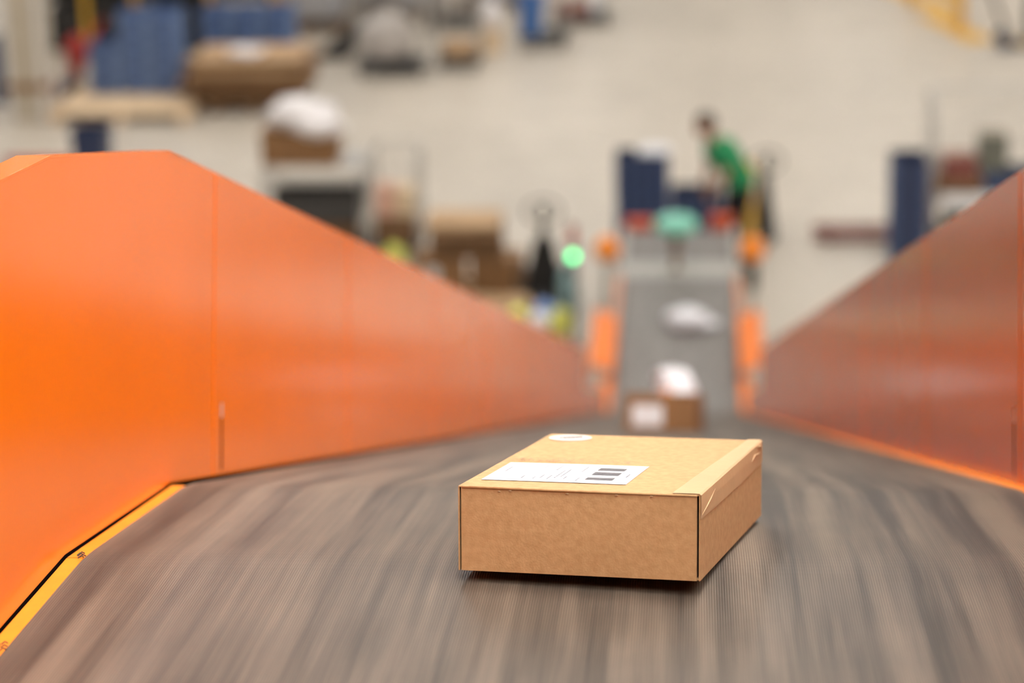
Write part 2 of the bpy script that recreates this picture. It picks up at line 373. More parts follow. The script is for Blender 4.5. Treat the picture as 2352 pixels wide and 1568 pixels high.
# torn dark scraps on the left lip at the bends
for P, dy in ((K1, .002), (K0, .26)):
    b = MB(); q = (P if dy < .1 else K0+T(S0)*.27)
    for k in range(5):
        y = q.y+(k-2)*.004+random.uniform(-.001, .001); z = q.z+.0005-(y-q.y)*math.tan((S0+S1)/2 if dy < .1 else S0)
        x = XL-.003-random.uniform(0, .011)
        b.tube([(x, y, z), (x+.003, y+.002, z+.002), (x+.006, y+.001, z+.0008)], .0007, 5)
    b.build('torn_scrap', M['dark'], cv)
for x in (XL, XR): pass
MB().tube([(XL+.01, KE.y, KE.z-.06), (XR-.01, KE.y, KE.z-.06)], .054, 20).build('end_roller', M['steel'], cv, smooth=False)
for (s, ) in ((1.2,), (5.0,), (9.0,), (13.2,)):
    P = pts[3]+T(S3)*s
    for x in (XL-.065, XR+.085):
        zt = P.z-.08
        b = MB(); b.box(x-.035, x+.035, P.y-.035, P.y+.035, 0, zt); b.box(x-.09, x+.09, P.y-.09, P.y+.09, 0, .012); b.build('support_leg', M['greysteel'], cv)
    MB().box(XL-.03, XR+.05, P.y-.03, P.y+.03, P.z*.5, P.z*.5+.06).build('cross_brace', M['greysteel'], cv)
for y in (-1.2, 1.0):
    for x in (XL-.065, XR+.085): MB().box(x-.035, x+.035, y-.035, y+.035, 0, 6.05).build('support_leg', M['greysteel'], cv)

# ------------------------------------------------------------------ the parcel in focus
TILT = -.55
sb = S1+rad(TILT); thb = rad(10.41)
e1 = Vector((math.cos(thb), 0, 0))-T(sb)*math.sin(thb); e2 = Vector((math.sin(thb), 0, 0))+T(sb)*math.cos(thb); nb = Nn(sb)
O = K1-.0548*T(S1)+Vector((-.2200, 0, .0034))-e2*.012
bx = thing('cardboard_parcel', 'flat kraft cardboard parcel with white address label and brown tape, in sharp focus', 'box')
bx.matrix_world = Matrix(((e1.x, e2.x, nb.x, O.x), (e1.y, e2.y, nb.y, O.y), (e1.z, e2.z, nb.z, O.z), (0, 0, 0, 1)))
BW, BD, BH = .2365, .376, .0823
g = .0018
def sheet(b, u0, u1, v0, v1, w0, w1): b.box(u0, u1, v0, v1, w0, w1)
def panelgrid(name, P00, du, dv, n, nu, nv, thk, amp, seed, mat, par):   # slightly bowed board
    b = MB(); P00, du, dv, n = Vector(P00), Vector(du), Vector(dv), Vector(n)
    for layer in (0, 1):
        for i in range(nu+1):
            for j in range(nv+1):
                q = P00+du*(i/nu)+dv*(j/nv)
                k = math.sin(PI*i/nu)*math.sin(PI*j/nv)*amp+amp*.4*noise.noise(q*14+Vector((seed, 0, 0)))*math.sin(PI*i/nu)*math.sin(PI*j/nv)
                b.v.append(tuple(q+n*(k-(thk if layer else 0))))
    st = (nu+1)*(nv+1)
    for i in range(nu):
        for j in range(nv):
            a = i*(nv+1)+j; b.f += [(a, a+1, a+nv+2, a+nv+1), (st+a, st+a+nv+1, st+a+nv+2, st+a+1)]
    for i in range(nu):
        a = i*(nv+1); b.f.append((a, a+nv+1, st+a+nv+1, st+a)); a = i*(nv+1)+nv; b.f.append((a, st+a, st+a+nv+1, a+nv+1))
    for j in range(nv):
        b.f.append((j, st+j, st+j+1, j+1)); a = nu*(nv+1)+j; b.f.append((a, a+1, st+a+1, st+a))
    return b.build(name, mat, par, smooth=False)
panelgrid('front_panel', (g+.0012, 0, 0), (BW-2*g-.0028, 0, 0), (0, 0, BH-.0012), (0, -1, 0), 14, 6, .002, .0010, 1, M['kraft'], bx)
panelgrid('side_panel', (BW, 0, 0), (0, BD, 0), (0, 0, BH-.001), (1, 0, 0), 14, 6, .0013, .0012, 2, M['kraft'], bx)
panelgrid('side_panel', (0, 0, 0), (0, BD, 0), (0, 0, BH-.001), (-1, 0, 0), 14, 6, .0013, .0012, 3, M['kraft'], bx)
panelgrid('back_panel', (.002, BD, 0), (BW-.004, 0, 0), (0, 0, BH-.001), (0, 1, 0), 10, 5, .0015, .0006, 4, M['kraft'], bx)
panelgrid('lid', (.0004, -.0002, BH), (BW-.0008, 0, 0), (0, BD, 0), (0, 0, 1), 14, 16, .0012, .0009, 5, M['kraft'], bx)
MB().box(.002, BW-.002, .003, BD-.002, .0003, .0018).build('base_panel', M['kraft'], bx)
MB().box(.004, BW-.004, .006, BD-.004, .002, BH-.004).build('dark_core', M['inner'], bx)  # solid dark block standing for the unlit inside behind the corner slits
# bent fold roll along the front of the lid
MB().tube([(.004, .0004, BH-.0012), (BW*.4, -.0004, BH-.0010), (BW-.003, .0002, BH-.0012)], .0013, 8).build('fold_edge', M['kraft'], bx, smooth=True)
b = MB()
for u in (.041, .052, .108, .156, .19): b.blob((u, -.0008, BH-.003-random.uniform(0, .001)), (.0016, .0005, .0007), seed=u*90, nu=10, nv=6)
b.build('paper_fray', M['kraft3'], bx, smooth=True)
def lidz(u, v): return BH+.0009*math.sin(PI*u/BW)*math.sin(PI*v/BD)+.00045
def patch(poly_u, poly_v, name, mat, par, lift=.0002, n=8):
    (u0, u1), (v0, v1) = poly_u, poly_v; b = MB()
    for i in range(n+1):
        for j in range(n+1):
            u = u0+(u1-u0)*i/n; v = v0+(v1-v0)*j/n; b.v.append((u, v, lidz(u, v)+lift))
    for i in range(n):
        for j in range(n): a = i*(n+1)+j; b.f.append((a, a+n+1, a+n+2, a+1))
    o = b.build(name, mat, par); m = o.modifiers.new('s', 'SOLIDIFY'); m.thickness = .00012; m.offset = 1; return o
lab = patch((.0125, .157), (.038, .152), 'address_label', M['paper'], bx)
lab['label'] = 'white printed address label'
def bar(b, u0, u1, v0, v1, lift=.0005):
    z = lambda u, v: lidz(u, v)+lift+.0001
    b.v += [(u0, v0, z(u0, v0)), (u1, v0, z(u1, v0)), (u1, v1, z(u1, v1)), (u0, v1, z(u0, v1))]; n = len(b.v); b.f.append((n-4, n-3, n-2, n-1))
b = MB(); v = .055
for wd, gp in ((.0011, .0016), (.0030, .0010), (.0018, .0012), (.0035, .0009), (.0012, .0020), (.0010, .0090), (.0032, .0011), (.0040, .0009), (.0022, .0013), (.0034, .0016), (.0014, .0080), (.0018, .0016), (.0024, .0012), (.0016, .0012), (.0028, .0014), (.0016, 0)):
    bar(b, .112, .1395, v, v+wd); v += wd+gp*1.15
b.build('barcode', M['ink'], lab)
b = MB()
for k, (u, v0, v1) in enumerate(((.022, .085, .118), (.048, .045, .062), (.056, .112, .136), (.060, .045, .058), (.066, .05, .072), (.071, .10, .133), (.074, .045, .069), (.080, .052, .10), (.0845, .06, .108), (.090, .048, .066), (.098, .095, .13), (.104, .04, .06), (.148, .07, .092))):
    v0 += .007; v1 += .007; q = v0
    while q < v1: d = random.uniform(.0016, .004); bar(b, u, u+.0015, q, min(q+d, v1)); q += d+.001
bar(b, .034, .0343, .042, .148); bar(b, .1065, .1068, .042, .148); bar(b, .0625, .0628, .042, .148)
b.build('printed_text', M['ink_pale'], lab)
st = MB().lathe([(.0235, 0), (.0235, .0002)], 40).build('round_sticker', M['sticker'], bx, label='round pale sticker with dark scribble')
st.location = (.0300, .3440, lidz(.03, .344)+.0002)
b = MB(); pl = []
for k in range(46):
    q = k/45; c = -.013+.026*q; pl.append((c*.86+.0018*math.sin(q*34), c*.5+.0030*math.cos(q*34)*(1 if k % 9 else .3), .0004))
b.tube(pl, .0007, 4); b.tube([(-.006, -.0085, .0004), (.013, .0015, .0004)], .0005, 4)
b.build('scribble', M['ink'], st)
b = MB()
for k in range(150):
    u = random.uniform(.006, .135); v = .172+random.uniform(-.011, .011)-.10*(u-.06)*.22
    bar(b, u, u+random.uniform(.0006, .0024), v, v+random.uniform(.0012, .003), .0004)
o_ = b.build('faint_smudge', M['smudge'], bx); o_['kind'] = 'stuff'
# packing tape folded over the right hand edge, with wrinkles
b = MB(); n = 40
for i in range(n+1):
    v = -.0002+BD*1.0*i/n; wv = .0009*noise.noise(Vector((v*26, 3, 0)))
    wt = .027+.0008*noise.noise(Vector((v*14, 9, 0)))-.012*(i/n); ws = .0235+.0011*noise.noise(Vector((v*20, 5, 2)))+(.001*i/n)
    row = [(BW-wt, v, lidz(BW-wt, v)+.0002), (BW-wt*.5, v, lidz(BW-wt*.5, v)+.00035), (BW-.001, v, BH+.0008), (BW+.0006, v, BH-.0006), (BW+.0007+.0006*math.sin(PI*i/n)+wv*.3, v, BH-.010), (BW+.0004+.0012*math.sin(PI*i/n), v, BH-ws)]
    b.v += row
for i in range(n):
    for j in range(5): a = i*6+j; b.f.append((a, a+1, a+7, a+6))
tp = b.build('packing_tape', M['tape'], bx); m = tp.modifiers.new('s', 'SOLIDIFY'); m.thickness = .00015; m.offset = 1
tp['label'] = 'glossy brown packing tape over the right edge'
b = MB()
b.tube([(BW+.0006, .006, BH-.020), (BW+.0010, .03, BH-.0155), (BW+.0012, .05, BH-.0115), (BW+.0010, .075, BH-.006)], [.0004, .0008, .0008, .0003], 6)
b.build('tape_wrinkle', M['tape'], tp, smooth=True); b = MB()
b.tube([(BW+.0010, .30, BH-.013), (BW+.0014, .322, BH-.0085), (BW+.0014, .335, BH-.010), (BW+.0010, .362, BH-.011)], [.0004, .0009, .0009, .0004], 6)
b.build('tape_wrinkle', M['tape'], tp, smooth=True); b = MB()
b.tube([(BW+.0012, .34, BH-.0015), (BW+.0022, .352, BH-.0035), (BW+.0015, .366, BH-.0052)], [.0004, .0011, .0006], 6)
b.build('tape_wrinkle', M['tape'], tp, smooth=True)

# ------------------------------------------------------------------ carton, bags on the belts
def carton(name, label, loc, dims, mat, rz=0, group=None, tape=None, mx=None, open_top=False, cat='box'):
    t = thing(name, label, cat, loc, rz, group); W, D, Hh = dims; e = .004
    MB().box(-W/2, W/2, -D/2, -D/2+e, 0, Hh).build('front_panel', mat, t)
    MB().box(-W/2, W/2, D/2-e, D/2, 0, Hh).build('back_panel', mat, t)
    for s in (-1, 1): MB().box(s*W/2-(e if s > 0 else 0), s*W/2+(0 if s > 0 else e), -D/2+e, D/2-e, 0, Hh).build('side_panel', mat, t)
    MB().box(-W/2+e, W/2-e, -D/2+e, D/2-e, 0, e).build('base_panel', mat, t)
    if open_top:
        for s in (-1, 1):
            MB().hexa([(-W/2, s*D/2, Hh-.003), (W/2, s*D/2, Hh-.003), (W/2, s*(D/2+.004), Hh), (-W/2, s*(D/2+.004), Hh)],
                      [(-W/2+.02, s*(D/2+D*.3), Hh-.05), (W/2-.02, s*(D/2+D*.3), Hh-.05), (W/2-.02, s*(D/2+D*.3+.004), Hh-.047), (-W/2+.02, s*(D/2+D*.3+.004), Hh-.047)]).build('flap', mat, t)
    else:
        for s in (-1, 1): MB().box(-W/2, W/2, (-D/2 if s < 0 else .0015), (-.0015 if s < 0 else D/2), Hh, Hh+e).build('flap', mat, t)
        MB().box(-W/2-.0006, W/2+.0006, -.025, .025, Hh+e, Hh+e+.0006).build('tape', M['tape'], t)
    if mx: t.matrix_world = mx
    return t
def on_belt(x, y, yaw):                                    # frame resting on the descending run
    s = (y-K2.y)/math.cos(S3); P = K2+T(S3)*s
    u = Vector((math.cos(yaw), 0, 0))-T(S3)*math.sin(yaw); v = Vector((math.sin(yaw), 0, 0))+T(S3)*math.cos(yaw); n = Nn(S3)
    P = P+n*.0008
    return Matrix(((u.x, v.x, n.x, x), (u.y, v.y, n.y, P.y), (u.z, v.z, n.z, P.z), (0, 0, 0, 1)))
c2 = carton('cardboard_carton', 'brown carton with white label riding lower down the incline', (0, 0, 0), (.225, .20, .117), M['kraft2'], mx=on_belt(-.08, 7.15, rad(9)))
MB().box(-.085, .012, -.1012, -.1002, .02, .085).build('shipping_label', M['paper'], c2)
pb = thing('parcel_bag', 'white plastic parcel bag with orange print behind the brown carton', 'bag'); pb.matrix_world = on_belt(-.045, 7.45, 0)
MB().blob((0, 0, .095), (.074, .075, .105), 3, .10, 2, flat=.88).build('bag_body', M['bagwhite'], pb, smooth=True)
MB().blob((-.028, -.05, .09), (.032, .032, .045), 5, .08, 2).build('orange_print', M['bagorange'], pb, smooth=True)
MB().blob((-.02, -.0, .185), (.05, .03, .02), 8, .3, 3).build('folded_top', M['bagwhite'], pb, smooth=True)

# ------------------------------------------------------------------ lower conveyor
ZB = .766
lc = thing('lower_conveyor', 'straight level grey belt conveyor at the foot of the incline', 'conveyor', (0, 17.1, 0))
def lbelt(y0, y1):
    o = ribbon([Vector((0, y0, ZB)), Vector((0, (y0+y1)/2, ZB)), Vector((0, y1, ZB))], XL, XR, .006, 'belt', M['belt_grey'], lc); return o
lbelt(0, 3.84); lbelt(4.36, 5.42)
MB().box(XL-.02, XR+.02, 3.86, 4.34, ZB-.03, ZB+.004).build('cross_plate', M['greysteel'], lc, bevel=.003)
for y0, y1 in ((.02, 3.82), (4.38, 5.4)): MB().box(XL+.01, XR-.01, y0, y1, ZB-.11, ZB-.008).build('belt_bed', M['dark'], lc)
for s, x in ((-1, XL), (1, XR)):
    a, b_ = (x-.06, x-.004) if s < 0 else (x+.004, x+.06)
    MB().box(a, b_, 0, 5.5, ZB-.13, ZB+.03).build('side_rail', M['greysteel'], lc, bevel=.004)
    # flared orange guide
    q = [(x+s*.000, ZB+.034), (x+s*.004, ZB+.15), (x+s*.19, ZB+.235), (x+s*.19, ZB+.05), (x+s*.17, ZB+.05), (x+s*.17, ZB+.21), (x+s*.012, ZB+.142), (x+s*.012, ZB+.034)]
    MB().prism(q, 'y', .75, 2.15).build('flared_guide', M['orange_plastic'], lc, bevel=.003)
    MB().box(min(x, x+s*.09), max(x, x+s*.09), .03, .74, ZB+.034, ZB+.09).build('low_guide', M['orange_plastic'], lc, bevel=.003)
    MB().box(min(x+s*.02, x+s*.045), max(x+s*.02, x+s*.045), 2.2, 3.7, ZB+.034, ZB+.07).build('thin_guide', M['orange_plastic'], lc, bevel=.003)
    for y in (.3, 2.6, 5.1):
        bb = MB(); xx = x+s*.03; bb.box(xx-.025, xx+.025, y-.025, y+.025, .012, ZB-.13); bb.box(xx-.07, xx+.07, y-.07, y+.07, 0, .012); bb.build('leg', M['greysteel'], lc)
for y in (.3, 2.6, 5.1): MB().box(XL-.02, XR+.02, y-.02, y+.02, .3, .34).build('stretcher', M['greysteel'], lc)
MB().box(XL-.03, XL+.24, 5.46, 5.66, ZB-.02, ZB+.07).build('corner_block', M['red_orange'], lc, bevel=.015)
MB().box(XR-.2, XR+.03, 5.46, 5.66, ZB-.02, ZB+.11).build('corner_block', M['red_orange'], lc, bevel=.015)
MB().tube([(XL+.02, 5.45, ZB-.06), (XR-.02, 5.45, ZB-.06)], .052, 16).build('end_roller', M['dark'], lc)
# mint mushroom head on a post in the middle of the cross plate
mp = thing('mint_topped_post', 'dark brown post with oval mint green head, mid lower conveyor', 'post', (-.13, 21.2, ZB+.004))
MB().lathe([(.05, 0), (.05, .012), (.03, .02), (.028, .12), (.045, .2), (.05, .34)], 16).build('post', M['kraftdark'], mp, smooth=True)
MB().lathe([(.03, .34), (.14, .352), (.195, .385), (.205, .43), (.185, .47), (.12, .50), (.02, .512)], 28).build('oval_head', M['mint'], mp, smooth=True)
wb = thing('white_parcel_bag', 'crumpled white poly mailer lying on the lower grey belt', 'bag', (-.02, 19.45, ZB+.001))
MB().blob((0, 0, .075), (.18, .15, .085), 11, .13, 1.8, flat=.85, sq=.85).build('bag_body', M['bagwhite'], wb, smooth=True)
MB().blob((.19, -.03, .05), (.07, .09, .02), 13, .2, 2).build('bag_flap', M['bagwhite'], wb, smooth=True)
for x, lb, bl in ((-.77, 'orange domed beacon on a slim post left of the lower conveyor', False), (.57, 'orange domed beacon over a black box right of the lower conveyor', True)):
    k = thing('beacon_post', lb, 'beacon', (x, 21.4, 0))
    MB().lathe([(.07, 0), (.07, .01), (.02, .015), (.02, .80)], 14).build('post', M['greysteel'], k)
    MB().lathe([(.04, .80), (.10, .81), (.12, .87), (.115, .94), (.08, 1.0), (.005, 1.03)], 20).build('dome', M['beacon'], k, smooth=True)
    if bl: MB().box(-.055, .055, -.06, .06, .52, .76).build('control_box', M['black'], k, bevel=.01)
sl_ = thing('stack_light', 'signal tower light with its green lens lit, left of the lower conveyor', 'signal light', (-1.08, 21.2, 0))
MB().lathe([(.09, 0), (.09, .012), (.016, .02), (.016, .70)], 14).build('pole', M['charcoal'], sl_)
MB().lathe([(.036, .70), (.04, .71), (.036, .86)], 18).build('base_housing', M['black'], sl_)
MB().lathe([(.030, .86), (.030, .93)], 20).build('green_lens', M['green_lamp'], sl_, label='lit green lens')
MB().lathe([(.038, .932), (.038, 1.02)], 20).build('black_spacer', M['dark'], sl_)
MB().lathe([(.038, 1.022), (.038, 1.09)], 20).build('red_lens', M['red_orange'], sl_)
MB().lathe([(.038, 1.092), (.038, 1.16)], 20).build('dark_red_lens', M['red'], sl_)
MB().lathe([(.038, 1.162), (.034, 1.19), (.01, 1.20)], 20).build('cap', M['redbrown'], sl_)

# ------------------------------------------------------------------ crates
CH = .222
def crate_proto(W, D, Hh, mat, ribm):
    t = thing('blue_crate', 'x', 'crate', (0, 0, -50))
    b = MB(); e = .012
    b.box(-W/2+.008, W/2-.008, -D/2+.008, D/2-.008, 0, .012)
    b.box(-W/2+.008, W/2-.008, -D/2+.008, -D/2+.008+e*.5, .012, Hh-.03); b.box(-W/2+.008, W/2-.008, D/2-.008-e*.5, D/2-.008, .012, Hh-.03)
    b.box(-W/2+.008, -W/2+.008+e*.5, -D/2+.014, D/2-.014, .012, Hh-.03); b.box(W/2-.008-e*.5, W/2-.008, -D/2+.014, D/2-.014, .012, Hh-.03)
    b.build('tub', mat, t)
    b = MB()
    for (x0, x1, y0, y1) in ((-W/2, W/2, -D/2, -D/2+.02), (-W/2, W/2, D/2-.02, D/2), (-W/2, -W/2+.02, -D/2+.02, D/2-.02), (W/2-.02, W/2, -D/2+.02, D/2-.02)): b.box(x0, x1, y0, y1, Hh-.03, Hh-.002)
    b.build('rim', mat, t)
    b = MB()
    for k in range(3):
        x = -W/2+.02+(W-.06)*k/2
        if k == 1: continue
        for y in (-D/2, D/2-.008): b.box(x, x+.022, y, y+.008, .004, Hh-.03)
    for k in range(5):
        y = -D/2+.03+(D-.08)*k/4
        for x in (-W/2, W/2-.008): b.box(x, x+.008, y, y+.02, .004, Hh-.03)
    b.build('rib_relief', ribm, t)['kind'] = 'stuff'
    for y in (-D/2+.003, D/2-.009): MB().box(-.055, .055, y, y+.006, Hh*.45, Hh*.66).build('handle_slot', M['column'] if ribm is M['navy'] else M['navy'], t)
    return t
WORDS = ['topmost', 'second from the top', 'third from the top', 'fourth from the top', 'fifth from the top', 'sixth from the top']
protos = {}
def stack(key, x, y, z0, n, what, rz=0, group=None):
    """n crates standing on each other; every one its own thing"""
    for k in range(n):
        lb = 'blue plastic crate, '+WORDS[n-1-k]+' of '+what
        loc = (x+random.uniform(-.006, .006), y+random.uniform(-.006, .006), z0+k*CH)
        if protos[key][1]: protos[key][1] = False; o = protos[key][0]; o.location = loc; o.rotation_euler = (0, 0, rz); o['label'] = lb; o['group'] = group
        else: dup(protos[key][0], loc, rz, lb, group)
protos['blue'] = [crate_proto(.40, .58, CH, M['blue'], M['blue_rib']), True]
protos['dark'] = [crate_proto(.36, .54, CH, M['navy'], M['blue']), True]
# timber platform with crates, far left
pf = thing('timber_platform', 'pale timber platform on the floor carrying crate stacks beside the column', 'platform', (-7.55, 31.45, 0))
for k in range(14): MB().box(-.95, .95, -.95+k*.136, -.95+k*.136+.125, .12, .148).build('board', M['wood'], pf)
for x in (-.85, 0, .85): MB().box(x-.06, x+.06, -.95, .95, 0, .12).build('bearer', M['wood'], pf)
stack('blue', -8.00, 31.95, .149, 3, 'the short stack nearest the column', 0, 'crates on the timber platform')
stack('blue', -7.57, 31.98, .149, 5, 'the middle stack on the timber platform', 0, 'crates on the timber platform')
stack('blue', -7.14, 31.95, .149, 5, 'the stack beside the cardboard pile', 0, 'crates on the timber platform')
def dolly(x, y, W, D, label, group=None):
    t = thing('crate_dolly', label, 'dolly', (x, y, 0), 0, group)
    MB().box(-W/2, W/2, -D/2, D/2, .10, .145).build('deck', M['charcoal'], t, bevel=.006)
    for sx in (-1, 1):
        for sy in (-1, 1):
            MB().lathe([(.05, -.015), (.05, .015)], 14, Matrix.Translation((sx*(W/2-.07), sy*(D/2-.07), .05)) @ Matrix.Rotation(PI/2, 4, 'Y')).build('wheel', M['rubber'], t)
            MB().box(sx*(W/2-.07)-.02, sx*(W/2-.07)+.02, sy*(D/2-.07)-.022, sy*(D/2-.07)+.022, .1005-.02, .1).build('fork', M['steel'], t)
    return t
for i, (x, n) in enumerate(((-6.72, 4), (-6.28, 4), (-5.84, 4))):
    pos = ('left', 'middle', 'right')[i]
    dolly(x, 33.4, .42, .6, 'black dolly under the %s crate stack behind the cardboard pile' % pos, 'dollies behind the cardboard pile')
    stack('blue', x, 33.4, .146, n, 'the %s stack behind the cardboard pile' % pos, 0, 'crates behind the cardboard pile')
stack('dark', -9.42, 32.0, 0, 4, 'the stack left of the column', 0, 'crates left of the column')
# crates at the packing end
dolly(-.47, 23.75, .58, .42, 'black dolly under the tall crate stack at the conveyor end')
stack('dark', -.49, 23.75, .146, 5, 'the tall stack at the lower conveyor end', PI/2, 'crates at the conveyor end')
dolly(.05, 24.02, .46, .40, 'black dolly under the short crate stack before the worker')
stack('dark', .06, 24.0, .146, 3, 'the short stack the worker reaches into', PI/2, 'crates at the conveyor end')
stack('dark', 2.24, 24.15, 0, 5, 'the stack beside the right-hand roll cage', 0, 'crates by the right roll cage')
bg = thing('plastic_wrap', 'pale lavender plastic wrap bunched in the topmost crate at the conveyor end', 'plastic wrap', (-.37, 23.75, .146+5*CH-.02))
MB().blob((0, 0, .03), (.16, .12, .055), 17, .2, 2).build('film', M['bagwhite'], bg, smooth=True)

# column
col = thing('concrete_column', 'beige column with white painted edges and brown band, far left', 'column', (-8.80, 30.85, 0))
MB().box(-.26, .26, -.2, .2, 0, 12.59).build('shaft', M['column'], col, bevel=.01)
for s in (-1, 1): MB().box(s*.26-(.06 if s > 0 else 0), s*.26+(0 if s > 0 else .06), -.215, -.2005, 0, 6).build('edge_guard', M['whitepaint'], col)
MB().box(-.275, .275, -.222, .21, .42, .52).build('band', M['kraft2'], col)
# bin low left, seen over the orange wall
def tapered_bin(name, label, loc, w0, w1, h, mat):
    t = thing(name, label, 'bin', loc)
    a, b_ = w0/2, w1/2; sq = lambda r, z: [(-r, -r, z), (r, -r, z), (r, r, z), (-r, r, z)]
    b = MB(); b.v = sq(a, 0)+sq(b_, h)+sq(b_-.012, h)+sq(a-.012, .012)
    b.f = [(0, 3, 2, 1)]+[(i, (i+1) % 4, (i+1) % 4+4, i+4) for i in range(4)]+[(i+4, (i+1) % 4+4, (i+1) % 4+8, i+8) for i in range(4)]+[(i+8, (i+1) % 4+8, (i+1) % 4+12, i+12) for i in range(4)]+[(12, 13, 14, 15)]
    b.build('bin_body', mat, t)
    b = MB(); r = b_+.012
    b.box(-r, r, -r, -b_+.001, h-.03, h+.002); b.box(-r, r, b_-.001, r, h-.03, h+.002); b.box(-r, -b_+.001, -b_, b_, h-.03, h+.002); b.box(b_-.001, r, -b_, b_, h-.03, h+.002)
    b.build('rim', mat, t); return t
tapered_bin('waste_bin', 'dark blue tapered bin behind the left orange wall', (-6.55, 25.2, 0), .26, .38, 1.18, M['navy'])
rp = thing('red_rail', 'low red barrier rail beside the dark blue bin', 'barrier', (-6.95, 24.9, 0))
MB().box(-.5, .22, -.03, .03, .86, .93).build('rail', M['red'], rp, bevel=.006)
for x in (-.45, .17): MB().box(x-.03, x+.03, -.025, .025, 0, .86).build('post', M['red'], rp)

# flattened cardboard pile
pal0 = None
def pallet(label, loc, W, D, mat, rz=0, group=None):
    t = thing('wooden_pallet', label, 'pallet', loc, rz, group)
    n = max(5, int(D/.13))
    for k in range(n): y = -D/2+(D-.09)*k/(n-1); MB().box(-W/2, W/2, y, y+.09, .12, .142).build('deck_board', mat, t)
    for x in (-W/2+.05, 0, W/2-.05):
        for y in (-D/2+.07, 0, D/2-.07): MB().box(x-.05, x+.05, y-.06, y+.06, .02, .12).build('block', mat, t)
        MB().box(x-.05, x+.05, -D/2, D/2, 0, .02).build('runner', mat, t)
    return t
pallet('brown wooden pallet under the flattened cardboard pile', (-5.86, 31.55, 0), 1.1, .9, M['wooddark'])
z = .150
for k in range(13):
    W = random.uniform(1.45, 1.85) if k > 2 else random.uniform(1.2, 1.5); D = random.uniform(.95, 1.15); tk = random.uniform(.03, .05)
    b = MB(); nx = 14; cx = random.uniform(-.06, .06)
    sag = lambda x: .0
    for layer in (0, 1):
        for i in range(nx+1):
            x = -W/2+W*i/nx; zz = tk*layer-.05*max(0, abs(x)-.5)**2*(1 if k > 6 else .4)
            for y in (-D/2, D/2): b.v.append((x+cx, y+random.uniform(-.004, .004), zz))
    st2 = 2*(nx+1)
    for i in range(nx):
        a = 2*i; b.f += [(a, a+2, a+3, a+1), (st2+a, st2+a+1, st2+a+3, st2+a+2), (a, st2+a, st2+a+2, a+2), (a+1, a+3, st2+a+3, st2+a+1)]
    b.f += [(0, 1, st2+1, st2), (2*nx, st2+2*nx, st2+2*nx+1, 2*nx+1)]
    o = b.build('cardboard_bundle', random.choice([M['kraft2'], M['kraft2'], M['kraftdark'], M['kraft3']]) if k < 12 else M['kraft3'])
    o.location = (-5.93+random.uniform(-.04, .04), 31.6+random.uniform(-.04, .04), z); o.rotation_euler.z = rad(random.uniform(-4, 4))
    tag(o, ('flattened cardboard bundle at the foot of the brown pile' if k == 0 else 'topmost flattened cardboard bundle under the white sheet' if k == 12 else 'flattened cardboard bundle, %s up from the floor in the brown pile' % ('second', 'third', 'fourth', 'fifth', 'sixth', 'seventh', 'eighth', 'ninth', 'tenth', 'eleventh', 'twelfth')[k-1]), 'cardboard', 'flattened cardboard bundles')
    z += tk+.004
ws = thing('white_sheet', 'crumpled white plastic sheet on top of the cardboard pile', 'plastic sheet', (-5.98, 31.45, z-.004))
MB().blob((0, 0, .04), (.24, .2, .05), 21, .2, 2, flat=.7).build('sheet', M['white'], ws, smooth=True)

# ------------------------------------------------------------------ roll cages
def roll_cage(label, x, y, W, D, Hh, rz=0, wires=True, group='roll cages'):
    t = thing('roll_cage', label, 'roll cage', (x, y, 0), rz, group)
    b = MB(); b.box(-W/2, W/2, -D/2, -D/2+.04, .14, .18); b.box(-W/2, W/2, D/2-.04, D/2, .14, .18); b.box(-W/2, -W/2+.04, -D/2+.04, D/2-.04, .14, .18); b.box(W/2-.04, W/2, -D/2+.04, D/2-.04, .14, .18)
    b.build('base_frame', M['dark'], t); MB().box(-W/2+.04, W/2-.04, -D/2+.04, D/2-.04, .15, .17).build('deck', M['charcoal'], t)
    for sx in (-1, 1):
        for sy in (-1, 1):
            q = MB().lathe([(.055, -.018), (.055, .018)], 14, Matrix.Translation((sx*(W/2-.07), sy*(D/2-.07), .055)) @ Matrix.Rotation(PI/2, 4, 'Y')).build('caster', M['rubber'], t)
            MB().box(sx*(W/2-.07)-.03, sx*(W/2-.07)+.03, sy*(D/2-.07)-.03, sy*(D/2-.07)+.03, .112, .14).build('caster_plate', M['steel'], q)
    def frame(P, d, ln, name):
        d = Vector(d); P = Vector(P)
        f = MB().tube([P+Vector((0, 0, .18)), P+Vector((0, 0, Hh-.06)), P+d*.06+Vector((0, 0, Hh)), P+d*(ln-.06)+Vector((0, 0, Hh)), P+d*ln+Vector((0, 0, Hh-.06)), P+d*ln+Vector((0, 0, .18))], .014, 8).build(name, M['steel'], t, smooth=True)
        w_ = MB(); n = int(ln/.09); m_ = int((Hh-.2)/.16)
        for k in range(1, n): q = P+d*(ln*k/n); w_.tube([q+Vector((0, 0, .19)), q+Vector((0, 0, Hh))], .0028, 4)
        for k in range(1, m_+1): zz = .19+(Hh-.2)*k/(m_+1); w_.tube([P+Vector((0, 0, zz)), P+d*ln+Vector((0, 0, zz))], .0035, 4)
        o = w_.build('wire_mesh', M['steel'], f); o['kind'] = 'stuff'
    frame((-W/2+.015, -D/2+.015, 0), (0, 1, 0), D-.03, 'side_frame'); frame((W/2-.015, -D/2+.015, 0), (0, 1, 0), D-.03, 'side_frame')
    frame((-W/2+.015, D/2-.015, 0), (1, 0, 0), W-.03, 'back_frame')
    return t
